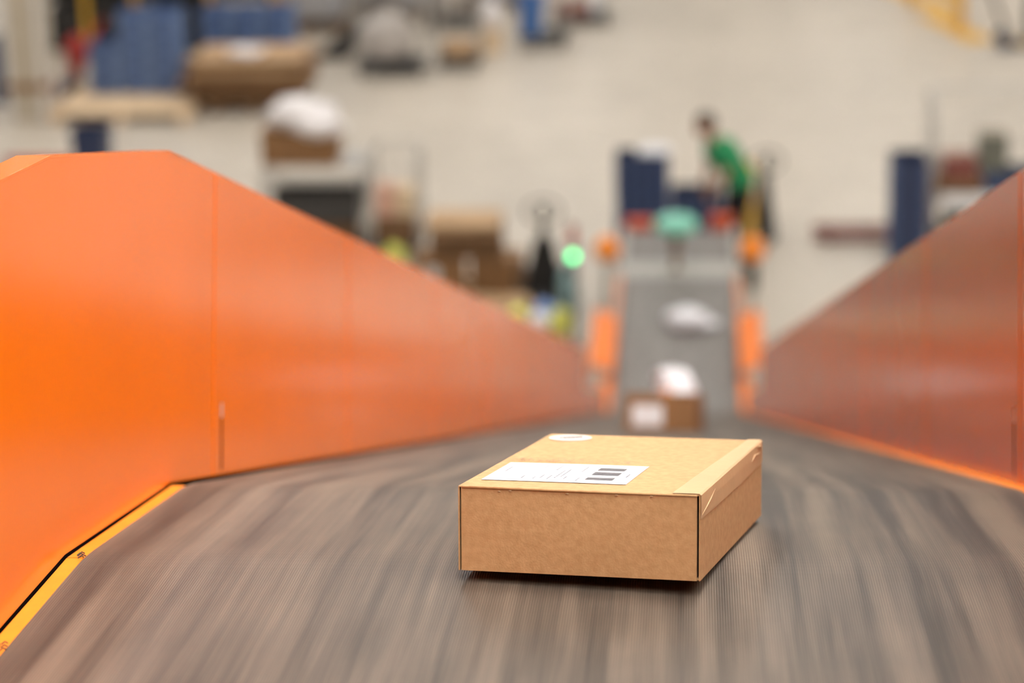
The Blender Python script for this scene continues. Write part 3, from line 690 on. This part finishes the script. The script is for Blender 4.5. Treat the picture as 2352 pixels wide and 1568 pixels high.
def sack(name, label, loc, r, mat, seed, cat='bag', amp=.14, group=None):
    t = thing(name, label, cat, loc, 0, group)
    MB().blob((0, 0, r[2]*.92), r, seed, amp, 1.9, flat=.9, sq=.8).build('bag_body', mat, t, smooth=True)
    MB().blob((r[0]*.1, 0, r[2]*1.85), (r[0]*.3, r[1]*.3, r[2]*.16), seed+1, .3, 3, nu=14, nv=8).build('tied_neck', mat, t, smooth=True)
    return t
roll_cage('roll cage with a grey sack, nearest of the far middle cages', -4.27, 33.75, .95, .8, 1.7)
sack('grey_sack', 'large grey film sack inside the nearest far middle roll cage', (-4.35, 33.8, .172), (.34, .3, .36), M['palefilm'], 31)
roll_cage('roll cage with a pale carton just right of the grey sack cage', -3.34, 34.15, .6, .7, 1.7)
carton('pale_carton', 'pale carton on the deck of the cage right of the grey sack', (-3.34, 34.1, .172), (.44, .44, .2), M['kraft3'])
roll_cage('roll cage holding a bright blue bin, top centre', -2.22, 35.75, .74, .7, 1.7)
tapered_bin('blue_bin', 'bright blue tapered bin standing in the top centre roll cage', (-2.40, 35.6, .172), .3, .42, .62, M['blue_bright'])
roll_cage('roll cage with a reddish brown carton, farthest right of the top cages', -1.72, 37.45, .9, .7, 1.7)
carton('reddish_carton', 'low reddish brown carton in the farthest right top cage', (-1.85, 37.35, .172), (.5, .5, .16), M['redbrown'])
carton('white_carton', 'white low carton behind the reddish one in the top cage', (-1.52, 37.5, .172+.0), (.14, .4, .3), M['paper'])
roll_cage('empty looking roll cage behind the grey sack cage', -4.9, 36.6, .8, .7, 1.7)
roll_cage('roll cage left behind the crate bin, between the wrapped pallets', -3.7, 37.2, .8, .7, 1.7)
carton('yellow_carton', 'yellow ochre carton standing between the top centre cages', (-2.96, 35.2, 0), (.3, .3, .34), M['cream'])
sack('white_sack', 'white sack on the yellow ochre carton, top centre', (-2.96, 35.2, .346), (.14, .14, .22), M['white'], 35)
def wrapped(label, loc, W, D, Hh, seed):
    pallet('pallet beneath the '+label, loc, W, D, M['wooddark'])
    t = thing('wrapped_load', label, 'wrapped load', (loc[0], loc[1], .143))
    MB().blob((0, 0, Hh/2), (W/2*1.03, D/2*1.03, Hh/2*1.0), seed, .03, 3, nu=40, nv=24, flat=.98, sq=.28).build('film_wrap', M['greywrap'], t, smooth=True)
    MB().box(-W/2*.9, W/2*.9, -D/2*.9, D/2*.9, .03, .06).build('cap_sheet', M['charcoal'], t)
wrapped('grey stretch-wrapped load left of the far cages', (-6.05, 37.2, 0), 1.2, .8, 1.3, 41)
wrapped('grey stretch-wrapped load behind the leaning black panel', (-5.35, 38.9, 0), 1.1, .8, 1.5, 43)
wrapped('grey stretch-wrapped load behind the top centre cages', (-3.2, 39.2, 0), 1.2, .8, 1.5, 45)
wrapped('grey stretch-wrapped load behind the grey sack cage', (-4.35, 38.3, 0), .8, .8, 1.2, 47)
lp = thing('black_ramp', 'black sloping ramp leaning up right of the blue crates', 'ramp', (-5.15, 34.9, 0))
MB().hexa([(-.42, -.25, 0), (-.38, .25, 0), (.1, .25, .0), (.06, -.25, 0)], [(-.42, -.25, .04), (-.38, .25, .04), (.42, .25, .72), (.38, -.25, .70)]).build('ramp_body', M['charcoal'], lp, bevel=.01)
MB().tube([(.40, -.2, .70), (.42, -.2, .85), (.42, .2, .85), (.42, .2, .71)], .012, 8).build('handle', M['dark'], lp)
# dark racking bay
rk = thing('storage_rack', 'dark storage rack with yellow uprights behind the blue crates', 'rack', (-8.2, 35.7, 0))
for x in (-1.55, -.9, -.15, 1.0, 1.95):
    for y in (-.45, .45): MB().box(x-.04, x+.04, y-.03, y+.03, 0, 2.6).build('upright', M['yellow'], rk)
for z_ in (.1, .85, 1.6, 2.4):
    MB().box(-1.5, 1.9, -.41, .41, z_, z_+.03).build('shelf', M['dark'], rk)
    for y in (-.44, .41): MB().box(-1.5, 1.9, y, y+.03, z_-.06, z_).build('beam', M['dark'], rk)
for i, x in enumerate((-1.22, -.53, .42)):
    for j, z_ in enumerate((.131, .881)):
        t = thing('black_bin', 'black plastic bin on the %s shelf of the dark rack, %s bay' % (('bottom', 'middle')[j], ('left', 'centre', 'right')[i]), 'bin', (-8.2+x, 35.7, z_), 0, 'bins on the dark rack')
        b = MB(); w_ = (.27, .31, .48)[i]; b.box(-w_, w_, -.38, .38, 0, .02); b.box(-w_, w_, -.38, -.36, .02, .56); b.box(-w_, w_, .36, .38, .02, .56); b.box(-w_, -w_+.02, -.36, .36, .02, .56); b.box(w_-.02, w_, -.36, .36, .02, .56); b.build('bin_body', M['black'], t)
        MB().box(-.2, .2, -.39, -.381, .4, .5).build('label_holder', M['charcoal'], t)
# red hand truck and white sack by the column
def hand_truck(label, loc, rz, mat, h=1.05, lean=.5):
    t = thing('hand_truck', label, 'hand truck', loc, rz)
    for y in (-.17, .17): MB().tube([(0, y, .14), (lean*.5, y, h*.55), (lean, y, h)], .022, 8).build('rail', mat, t, smooth=True)
    MB().tube([(lean, -.17, h), (lean+.06, -.12, h+.05), (lean+.06, .12, h+.05), (lean, .17, h)], .02, 8).build('handle', mat, t, smooth=True)
    for k in range(3): q = .2+.25*k; MB().box(lean*q-.02, lean*q+.02, -.17, .17, .14+(h-.14)*q-.03, .14+(h-.14)*q+.03).build('crossbar', mat, t)
    MB().hexa([(-.28, -.2, 0), (.02, -.2, .02), (.02, .2, .02), (-.28, .2, 0)], [(-.28, -.2, .012), (.02, -.2, .032), (.02, .2, .032), (-.28, .2, .012)]).build('toe_plate', mat, t)
    MB().box(-.01, .02, -.17, .17, .02, .2).build('lower_plate', mat, t)
    for y in (-.25, .25): MB().lathe([(.05, -.03), (.11, -.03), (.11, .03), (.05, .03)], 20, Matrix.Translation((.05, y, .11)) @ Matrix.Rotation(PI/2, 4, 'X')).build('wheel', M['navy'], t)
    MB().tube([(.05, -.22, .11), (.05, .22, .11)], .012, 8).build('axle', M['steel'], t)
    return t
ht = hand_truck('red hand truck tipped back between the column and the blue crates', (-8.72, 32.45, 0), 0, M['red'], .95, .5)
b = MB().blob((.16, 0, .55), (.15, .17, .26), 51, .15, 2); b.build('red_cover', M['red'], ht, smooth=True)
sack('white_sack', 'small white sack on the floor right of the column', (-8.83, 31.8, 0), (.12, .12, .26), M['white'], 52)
# low trolley with carton and film, left centre
tr = roll_cage('low roll cage topped by a shelf with carton and white film', -3.95, 24.35, 1.05, .8, 1.02, group='near left roll cages')
MB().box(-.50, .50, -.37, .37, 1.034, 1.05).build('top_shelf', M['steel'], tr)
MB().box(-.52, .52, -.385, -.375, .86, .92).build('front_rail', M['steel'], tr)
carton('wide_carton', 'wide brown carton on top of the low roll cage, under white film', (-4.07, 24.25, 1.051), (.78, .5, .34), M['kraft2'])
sf = thing('white_film_bundle', 'puffy bundle of white film on the wide brown carton', 'plastic film', (-4.03, 24.25, 1.396))
MB().blob((-.04, 0, .14), (.37, .27, .17), 61, .16, 1.8, flat=.85).build('film', M['white'], sf, smooth=True)
MB().blob((.18, -.2, .06), (.26, .14, .11), 62, .14, 1.8).build('film_fold', M['white'], sf, smooth=True)
tb = thing('charcoal_tub', 'large charcoal tub inside the low roll cage', 'tub', (-3.88, 24.2, .45))
b = MB(); q = [(-.42, .02), (.42, .02), (.46, .33), (-.46, .33)]
b.prism(q, 'y', -.3, -.28); b.prism(q, 'y', .28, .3); b.box(-.42, .42, -.28, .28, 0, .02)
b.hexa([(-.42, -.28, .02), (-.40, -.28, .02), (-.40, .28, .02), (-.42, .28, .02)], [(-.46, -.28, .33), (-.44, -.28, .33), (-.44, .28, .33), (-.46, .28, .33)])
b.hexa([(.40, -.28, .02), (.42, -.28, .02), (.42, .28, .02), (.40, .28, .02)], [(.44, -.28, .33), (.46, -.28, .33), (.46, .28, .33), (.44, .28, .33)])
b.build('tub_body', M['charcoal'], tb); MB().box(-.47, .47, -.32, -.3, .28, .34).build('rim', M['dark'], tb); MB().box(-.47, .47, .3, .32, .28, .34).build('rim', M['dark'], tb)
carton('grey_brown_carton', 'dull brown carton under the charcoal tub', (-3.9, 24.25, .172), (.8, .5, .272), M['kraftdark'])
roll_cage('low roll cage with salmon and cream cartons beside the charcoal tub cage', -3.10, 24.35, .52, .7, 1.15, group='near left roll cages')
carton('dull_carton', 'dull brown carton at the bottom of the narrow low cage', (-3.1, 24.3, .172), (.42, .45, .3), M['kraftdark'])
carton('salmon_carton', 'salmon carton with pale sides in the narrow low cage', (-3.2, 24.25, .478), (.2, .3, .3), M['pink'])
carton('cream_carton', 'cream carton right of the salmon one in the narrow low cage', (-2.985, 24.25, .478), (.18, .3, .28), M['cream'])
sack('yellow_green_bag', 'yellow green bag on the floor behind the left orange wall', (-3.02, 23.3, 0), (.12, .12, .2), M['yelgreen'], 63)
# heap of opened cartons
pallet('pale wooden pallet under the heap of open cartons', (-2.27, 22.7, 0), 1.02, .8, M['wood'])
carton('open_carton', 'open brown carton with white sticker at the left of the heap', (-2.46, 22.6, .143), (.50, .5, .36), M['kraft2'], rad(6), open_top=False)
carton('open_carton', 'dark brown open carton at the right of the heap', (-1.90, 22.65, .143), (.44, .48, .34), M['kraft2'], rad(-9), open_top=False)
carton('open_carton', 'dark brown carton with drooping flaps, upper layer of the heap', (-2.20, 22.65, .51), (.72, .48, .30), M['kraftdark'], rad(3), open_top=True)
o = MB().box(-.05, .05, -.002, .002, -.06, .06).build('white_sticker', M['paper']); o.location = (-2.51, 22.335, .38); o.rotation_euler.z = rad(6); tag(o, 'small white sticker on the left open carton of the heap', 'sticker')
o = MB().box(-.36, .36, -.3, .3, 0, .05).build('flat_cardboard', M['kraft3'], bevel=.006); o.location = (-2.22, 22.65, .815); tag(o, 'pale flat cardboard lid on top of the carton heap', 'cardboard')
carton('low_pale_carton', 'low pale carton on the floor in front of the heap', (-1.78, 21.95, 0), (.5, .4, .22), M['kraft3'], rad(14))

# pallet trucks
def pallet_truck(label, loc, rz, body, forks, hz=1.15, loop=True, tilt=0.0, wf=1.0):
    t = thing('pallet_truck', label, 'pallet truck', loc, rz)
    b = MB(); b.prism([(u*wf, v) for u, v in ((-.27, .06), (.27, .06), (.20, .22), (.085, .72), (-.085, .72), (-.20, .22))], 'y', -.08, .06); b.build('hydraulic_body', body, t, bevel=.015)
    MB().tube([(0, -.03, .66), (0, -.05-tilt, .90), (0, -.07-tilt*1.5, hz-.22)], [.035, .028, .022], 10).build('tow_bar', body, t, smooth=True)
    pl = [(math.sin(a)*.17, -.07-tilt*1.7, hz-.12-math.cos(a)*.12) for a in [2*PI*k/20 for k in range(20)]]
    h_ = MB().tube(pl, .014, 8, closed=True).build('loop_handle', M['charcoal'], t, smooth=True)
    MB().box(-.035, .035, -.10-tilt*1.7, -.05-tilt*1.7, hz-.22, hz-.06).build('lever_housing', M['greygreen'], h_, bevel=.006)
    for s in (-1, 1):
        MB().box((s*.19-.08)*wf, (s*.19+.08)*wf, .06, 1.2, .05, .095).build('fork', forks, t, bevel=.008)
        MB().lathe([(.04, -.04), (.04, .04)], 14, Matrix.Translation((s*.19, 1.05, .04)) @ Matrix.Rotation(PI/2, 4, 'Y')).build('load_wheel', M['rubber'], t)
        MB().lathe([(.09, -.025), (.09, .025)], 18, Matrix.Translation((s*.07, -.08, .09)) @ Matrix.Rotation(PI/2, 4, 'Y')).build('steer_wheel', M['rubber'], t)
    return t
pallet_truck('black pallet truck with round handle, left of the signal light', (-1.43, 22.45, 0), rad(4), M['black'], M['black'], 1.12)
pallet_truck('black pallet truck with its handle up, right of the worker', (.79, 24.9, 0), rad(10), M['black'], M['black'], 1.0, wf=.5)
pallet_truck('dull red pallet truck with low forks pointing left, right side', (2.52, 24.95, 0), rad(90), M['redbrown'], M['redbrown'], .98)
# bright bags in front
pallet('dark pallet under the yellow bags behind the left orange wall', (-1.45, 21.25, 0), .56, .6, M['wooddark'])
for i, (x, y, m_, lb) in enumerate(((-1.60, 21.2, 'yelgreen', 'yellow bag, leftmost of the bags on the dark pallet'), (-1.40, 21.03, 'white', 'white bag between the yellow bags'), (-1.36, 21.36, 'bluebag', 'pale blue bag behind the white one on the dark pallet'), (-1.20, 21.12, 'yelgreen', 'yellow bag, rightmost of the bags on the dark pallet'))):
    sack('parcel_bag', lb, (x, y, .143), (.098, .12, .13), M[m_], 70+i, group='bags on the dark pallet')
sack('teal_bag', 'pale teal bag standing right of the black pallet truck', (-1.17, 22.1, 0), (.09, .09, .27), M['teal'], 77)
# yellow post by the worker
yp = thing('yellow_post', 'tall yellow orange safety post right behind the worker', 'post', (.62, 24.45, 0))
MB().lathe([(.075, .012), (.06, .02), (.06, .9), (.05, .96), (.02, .985)], 18).build('tube', M['yellow'], yp, smooth=True)
MB().box(-.11, .11, -.11, .11, 0, .012).build('base_plate', M['yellow'], yp)

# right roll cage and its load
roll_cage('tall roll cage at the right with crates and cartons', 3.13, 24.25, 1.36, .8, 1.72, group='right roll cage')
carton('dull_carton', 'dull brown carton at the bottom of the right cage', (3.12, 24.2, .172), (1.0, .5, .36), M['greygreen'])
o = MB().box(-.55, .55, -.3, .3, 0, .14).build('white_tray', M['whitepaint'], bevel=.02); o.location = (3.1, 24.15, .62); tag(o, 'white tray across the right roll cage', 'tray')
carton('grey_carton', 'dark grey carton beneath the white tray in the right cage', (3.1, 24.2, .538), (1.0, .5, .074), M['charcoal'])
carton('brown_carton', 'brown carton on the white tray in the right cage', (2.74, 24.15, .762), (.48, .4, .14), M['kraftdark'])
carton('red_brown_carton', 'small reddish brown carton, upper left in the right cage', (2.74, 24.12, .908), (.34, .34, .22), M['redbrown'])
dup(protos['dark'][0], (3.28, 24.15, .762), PI/2, 'blue plastic crate on the white tray in the right roll cage', 'crates in the right roll cage')
carton('grey_green_carton', 'grey green carton on the blue crate, upper right cage', (3.08, 24.15, .762+CH), (.28, .34, .36), M['greygreen'])

# top right corner
br = thing('yellow_barrier', 'yellow safety barrier at the top right', 'barrier', (4.1, 36.7, 0))
for x, y in ((0, 0), (-.55, 2.2)): MB().box(x-.07, x+.07, y-.07, y+.07, 0, 1.1).build('post', M['yellow'], br, bevel=.01)
for z_ in (.45, .95):
    MB().hexa([(-.06, .07, z_), (.0, .07, z_), (-.5, 2.13, z_), (-.58, 2.13, z_)], [(-.06, .07, z_+.12), (.0, .07, z_+.12), (-.5, 2.13, z_+.12), (-.58, 2.13, z_+.12)]).build('rail', M['yellow'], br)
hand_truck('black hand truck leaning back beside the yellow barrier', (4.66, 35.35, 0), PI*1.0, M['black'], 1.25, .42)
bk = thing('black_stand', 'tall black stand right of the black hand truck', 'stand', (5.02, 35.75, 0))
MB().lathe([(.13, 0), (.13, .03), (.05, .06), (.05, 1.3)], 14).build('column', M['black'], bk); MB().box(-.1, .1, -.1, .1, 1.3, 1.5).build('head', M['black'], bk, bevel=.02)

# ------------------------------------------------------------------ the worker
wk = thing('person', 'person in green t-shirt and black trousers bending over a blue crate', 'person', (.492, 24.0, 0), rad(20))
def skinned(name, J, E_, mat, par, sub=2, root=None):
    me = bpy.data.meshes.new(name); names = list(J); ix = {k: i for i, k in enumerate(names)}
    me.from_pydata([J[k][0] for k in names], [(ix[a], ix[b]) for a, b in E_], []); me.materials.append(mat)
    o = bpy.data.objects.new(name, me); C.objects.link(o); o.parent = par
    m = o.modifiers.new('skin', 'SKIN'); m.use_smooth_shade = True
    sv = me.skin_vertices[0].data if len(me.skin_vertices) else None
    if sv is None:
        bpy.context.view_layer.objects.active = o; sv = me.skin_vertices[0].data
    for k in names:
        r = J[k][1]; sv[ix[k]].radius = r if isinstance(r, tuple) else (r, r); sv[ix[k]].use_root = (k == root)
    s = o.modifiers.new('sub', 'SUBSURF'); s.levels = sub; s.render_levels = sub
    return o
def fuse(b, name, mat, vox, it=4):
    o = b.build(name, mat, wk, smooth=True)
    m = o.modifiers.new('fuse', 'REMESH'); m.mode = 'VOXEL'; m.voxel_size = vox; m.use_smooth_shade = True
    m = o.modifiers.new('soft', 'SMOOTH'); m.iterations = it; m.factor = .5
    return o
def limb(b, pts, rs, n=16):                               # tapering limb with rounded joints
    b.tube(pts, rs, n)
    for p, q in zip(pts, rs): b.blob(p, (q, q, q), 0, 0, 1, nu=16, nv=10)
def trunk(b, secs, n=24):                                 # stacked ellipses: centre, half depth, half width
    k = len(secs); o = len(b.v)
    for i, (c, rx, ry) in enumerate(secs):
        a = Vector(secs[max(i-1, 0)][0]); z = Vector(secs[min(i+1, k-1)][0]); d = (z-a).normalized(); fx = Vector((0, 1, 0)).cross(d).normalized()
        for j in range(n):
            t = 2*PI*j/n; b.v.append(tuple(Vector(c)+fx*math.cos(t)*rx+Vector((0, 1, 0))*math.sin(t)*ry))
    for i in range(k-1):
        for j in range(n): b.f.append((o+i*n+j, o+i*n+(j+1) % n, o+(i+1)*n+(j+1) % n, o+(i+1)*n+j))
    b.f.append(tuple(o+j for j in reversed(range(n)))); b.f.append(tuple(o+(k-1)*n+j for j in range(n)))
b = MB()
trunk(b, [((.02, 0, .82), .10, .15), ((0, 0, .92), .105, .155), ((-.07, 0, 1.03), .10, .14), ((-.15, 0, 1.16), .115, .16), ((-.21, 0, 1.26), .10, .16), ((-.26, 0, 1.33), .065, .09), ((-.29, 0, 1.37), .052, .055), ((-.33, 0, 1.44), .05, .052)])
b.blob((-.375, 0, 1.525), (.095, .078, .098), 0, 0, 1)                 # skull
b.blob((-.405, 0, 1.465), (.060, .058, .070), 0, 0, 1)                 # jaw
b.blob((-.474, 0, 1.485), (.018, .013, .022), 0, 0, 1)                 # nose
for s in (-1, 1):
    b.blob((-.365, s*.078, 1.495), (.018, .011, .030), 0, 0, 1)        # ear
    limb(b, [(-.225, s*.165, 1.27), (-.23, s*.215, 1.02), (-.33, s*.13, .85)], [.056, .043, .028])
    b.blob((-.348, s*.12, .81), (.022, .040, .042), 0, 0, 1)           # palm
    limb(b, [(.01, s*.09, .82), (-.045, s*.11, .47), (.03, s*.12, .09)], [.088, .058, .038])
    limb(b, [(.03, s*.12, .05), (-.10, s*.13, .03)], [.036, .028])
fuse(b, 'body', M['skin'], .0075)
# fingers, each its own short chain rooted in the palm
for s in (-1, 1):
    for k in range(4):
        y = s*.12+(k-1.5)*.019; ln = (.85, 1, .95, .75)[k]
        fj = {'r': ((-.352, y*.98, .80), .009), 'm': ((-.366, y, .80-.052*ln), .0085), 'n': ((-.372, y, .80-.075*ln), .008), 't': ((-.366, y, .80-.098*ln), .007)}
        skinned('finger', fj, [('r', 'm'), ('m', 'n'), ('n', 't')], M['skin'], wk, 1, 'r')
    yi = s*.12-s*.03
    skinned('thumb', {'r': ((-.345, s*.11, .81), .011), 'm': ((-.372, yi-s*.012, .785), .010), 't': ((-.388, yi-s*.016, .76), .008)}, [('r', 'm'), ('m', 't')], M['skin'], wk, 1, 'r')
b = MB()
trunk(b, [((.03, 0, .85), .155, .19), ((.0, 0, .93), .15, .185), ((-.07, 0, 1.03), .155, .182), ((-.14, 0, 1.16), .168, .195), ((-.20, 0, 1.26), .145, .19), ((-.25, 0, 1.32), .085, .13), ((-.272, 0, 1.348), .068, .078)])
for s in (-1, 1): b.tube([(-.215, s*.13, 1.285), (-.225, s*.18, 1.27), (-.228, s*.215, 1.10)], [.07, .08, .074], 18); b.blob((-.225, s*.175, 1.27), (.078, .078, .078), 0, 0, 1, nu=16, nv=10)
fuse(b, 't_shirt', M['shirt'], .011, 3)
b = MB()
trunk(b, [((.0, 0, .96), .13, .165), ((.015, 0, .88), .135, .175), ((.015, 0, .79), .13, .18), ((.01, 0, .72), .10, .16)])
for s in (-1, 1): limb(b, [(.012, s*.095, .78), (-.045, s*.11, .47), (.028, s*.12, .12)], [.108, .082, .062])
fuse(b, 'trousers', M['trousers'], .011, 3)
for s in (-1, 1):
    b = MB(); b.blob((-.05, s*.125, .05), (.14, .05, .05), 80+s, .03, 2, nu=20, nv=12, flat=.98); b.build('shoe', M['dark'], wk, smooth=True)
b = MB(); b.blob((-.362, 0, 1.56), (.104, .088, .078), 90, .05, 4); b.blob((-.325, 0, 1.525), (.072, .083, .075), 91, .05, 4)
fuse(b, 'hair', M['hair'], .008, 1)
for s in (-1, 1):
    MB().blob((-.457, s*.029, 1.512), (.007, .012, .007), 96, 0, 2, nu=12, nv=8).build('eye', M['eye'], wk, smooth=True)
    MB().blob((-.463, s*.029, 1.532), (.006, .017, .004), 96, 0, 2, nu=12, nv=8).build('eyebrow', M['hair'], wk, smooth=True)
MB().blob((-.462, 0, 1.452), (.006, .022, .005), 98, .03, 2, nu=12, nv=8).build('mouth', M['pink'], wk, smooth=True)
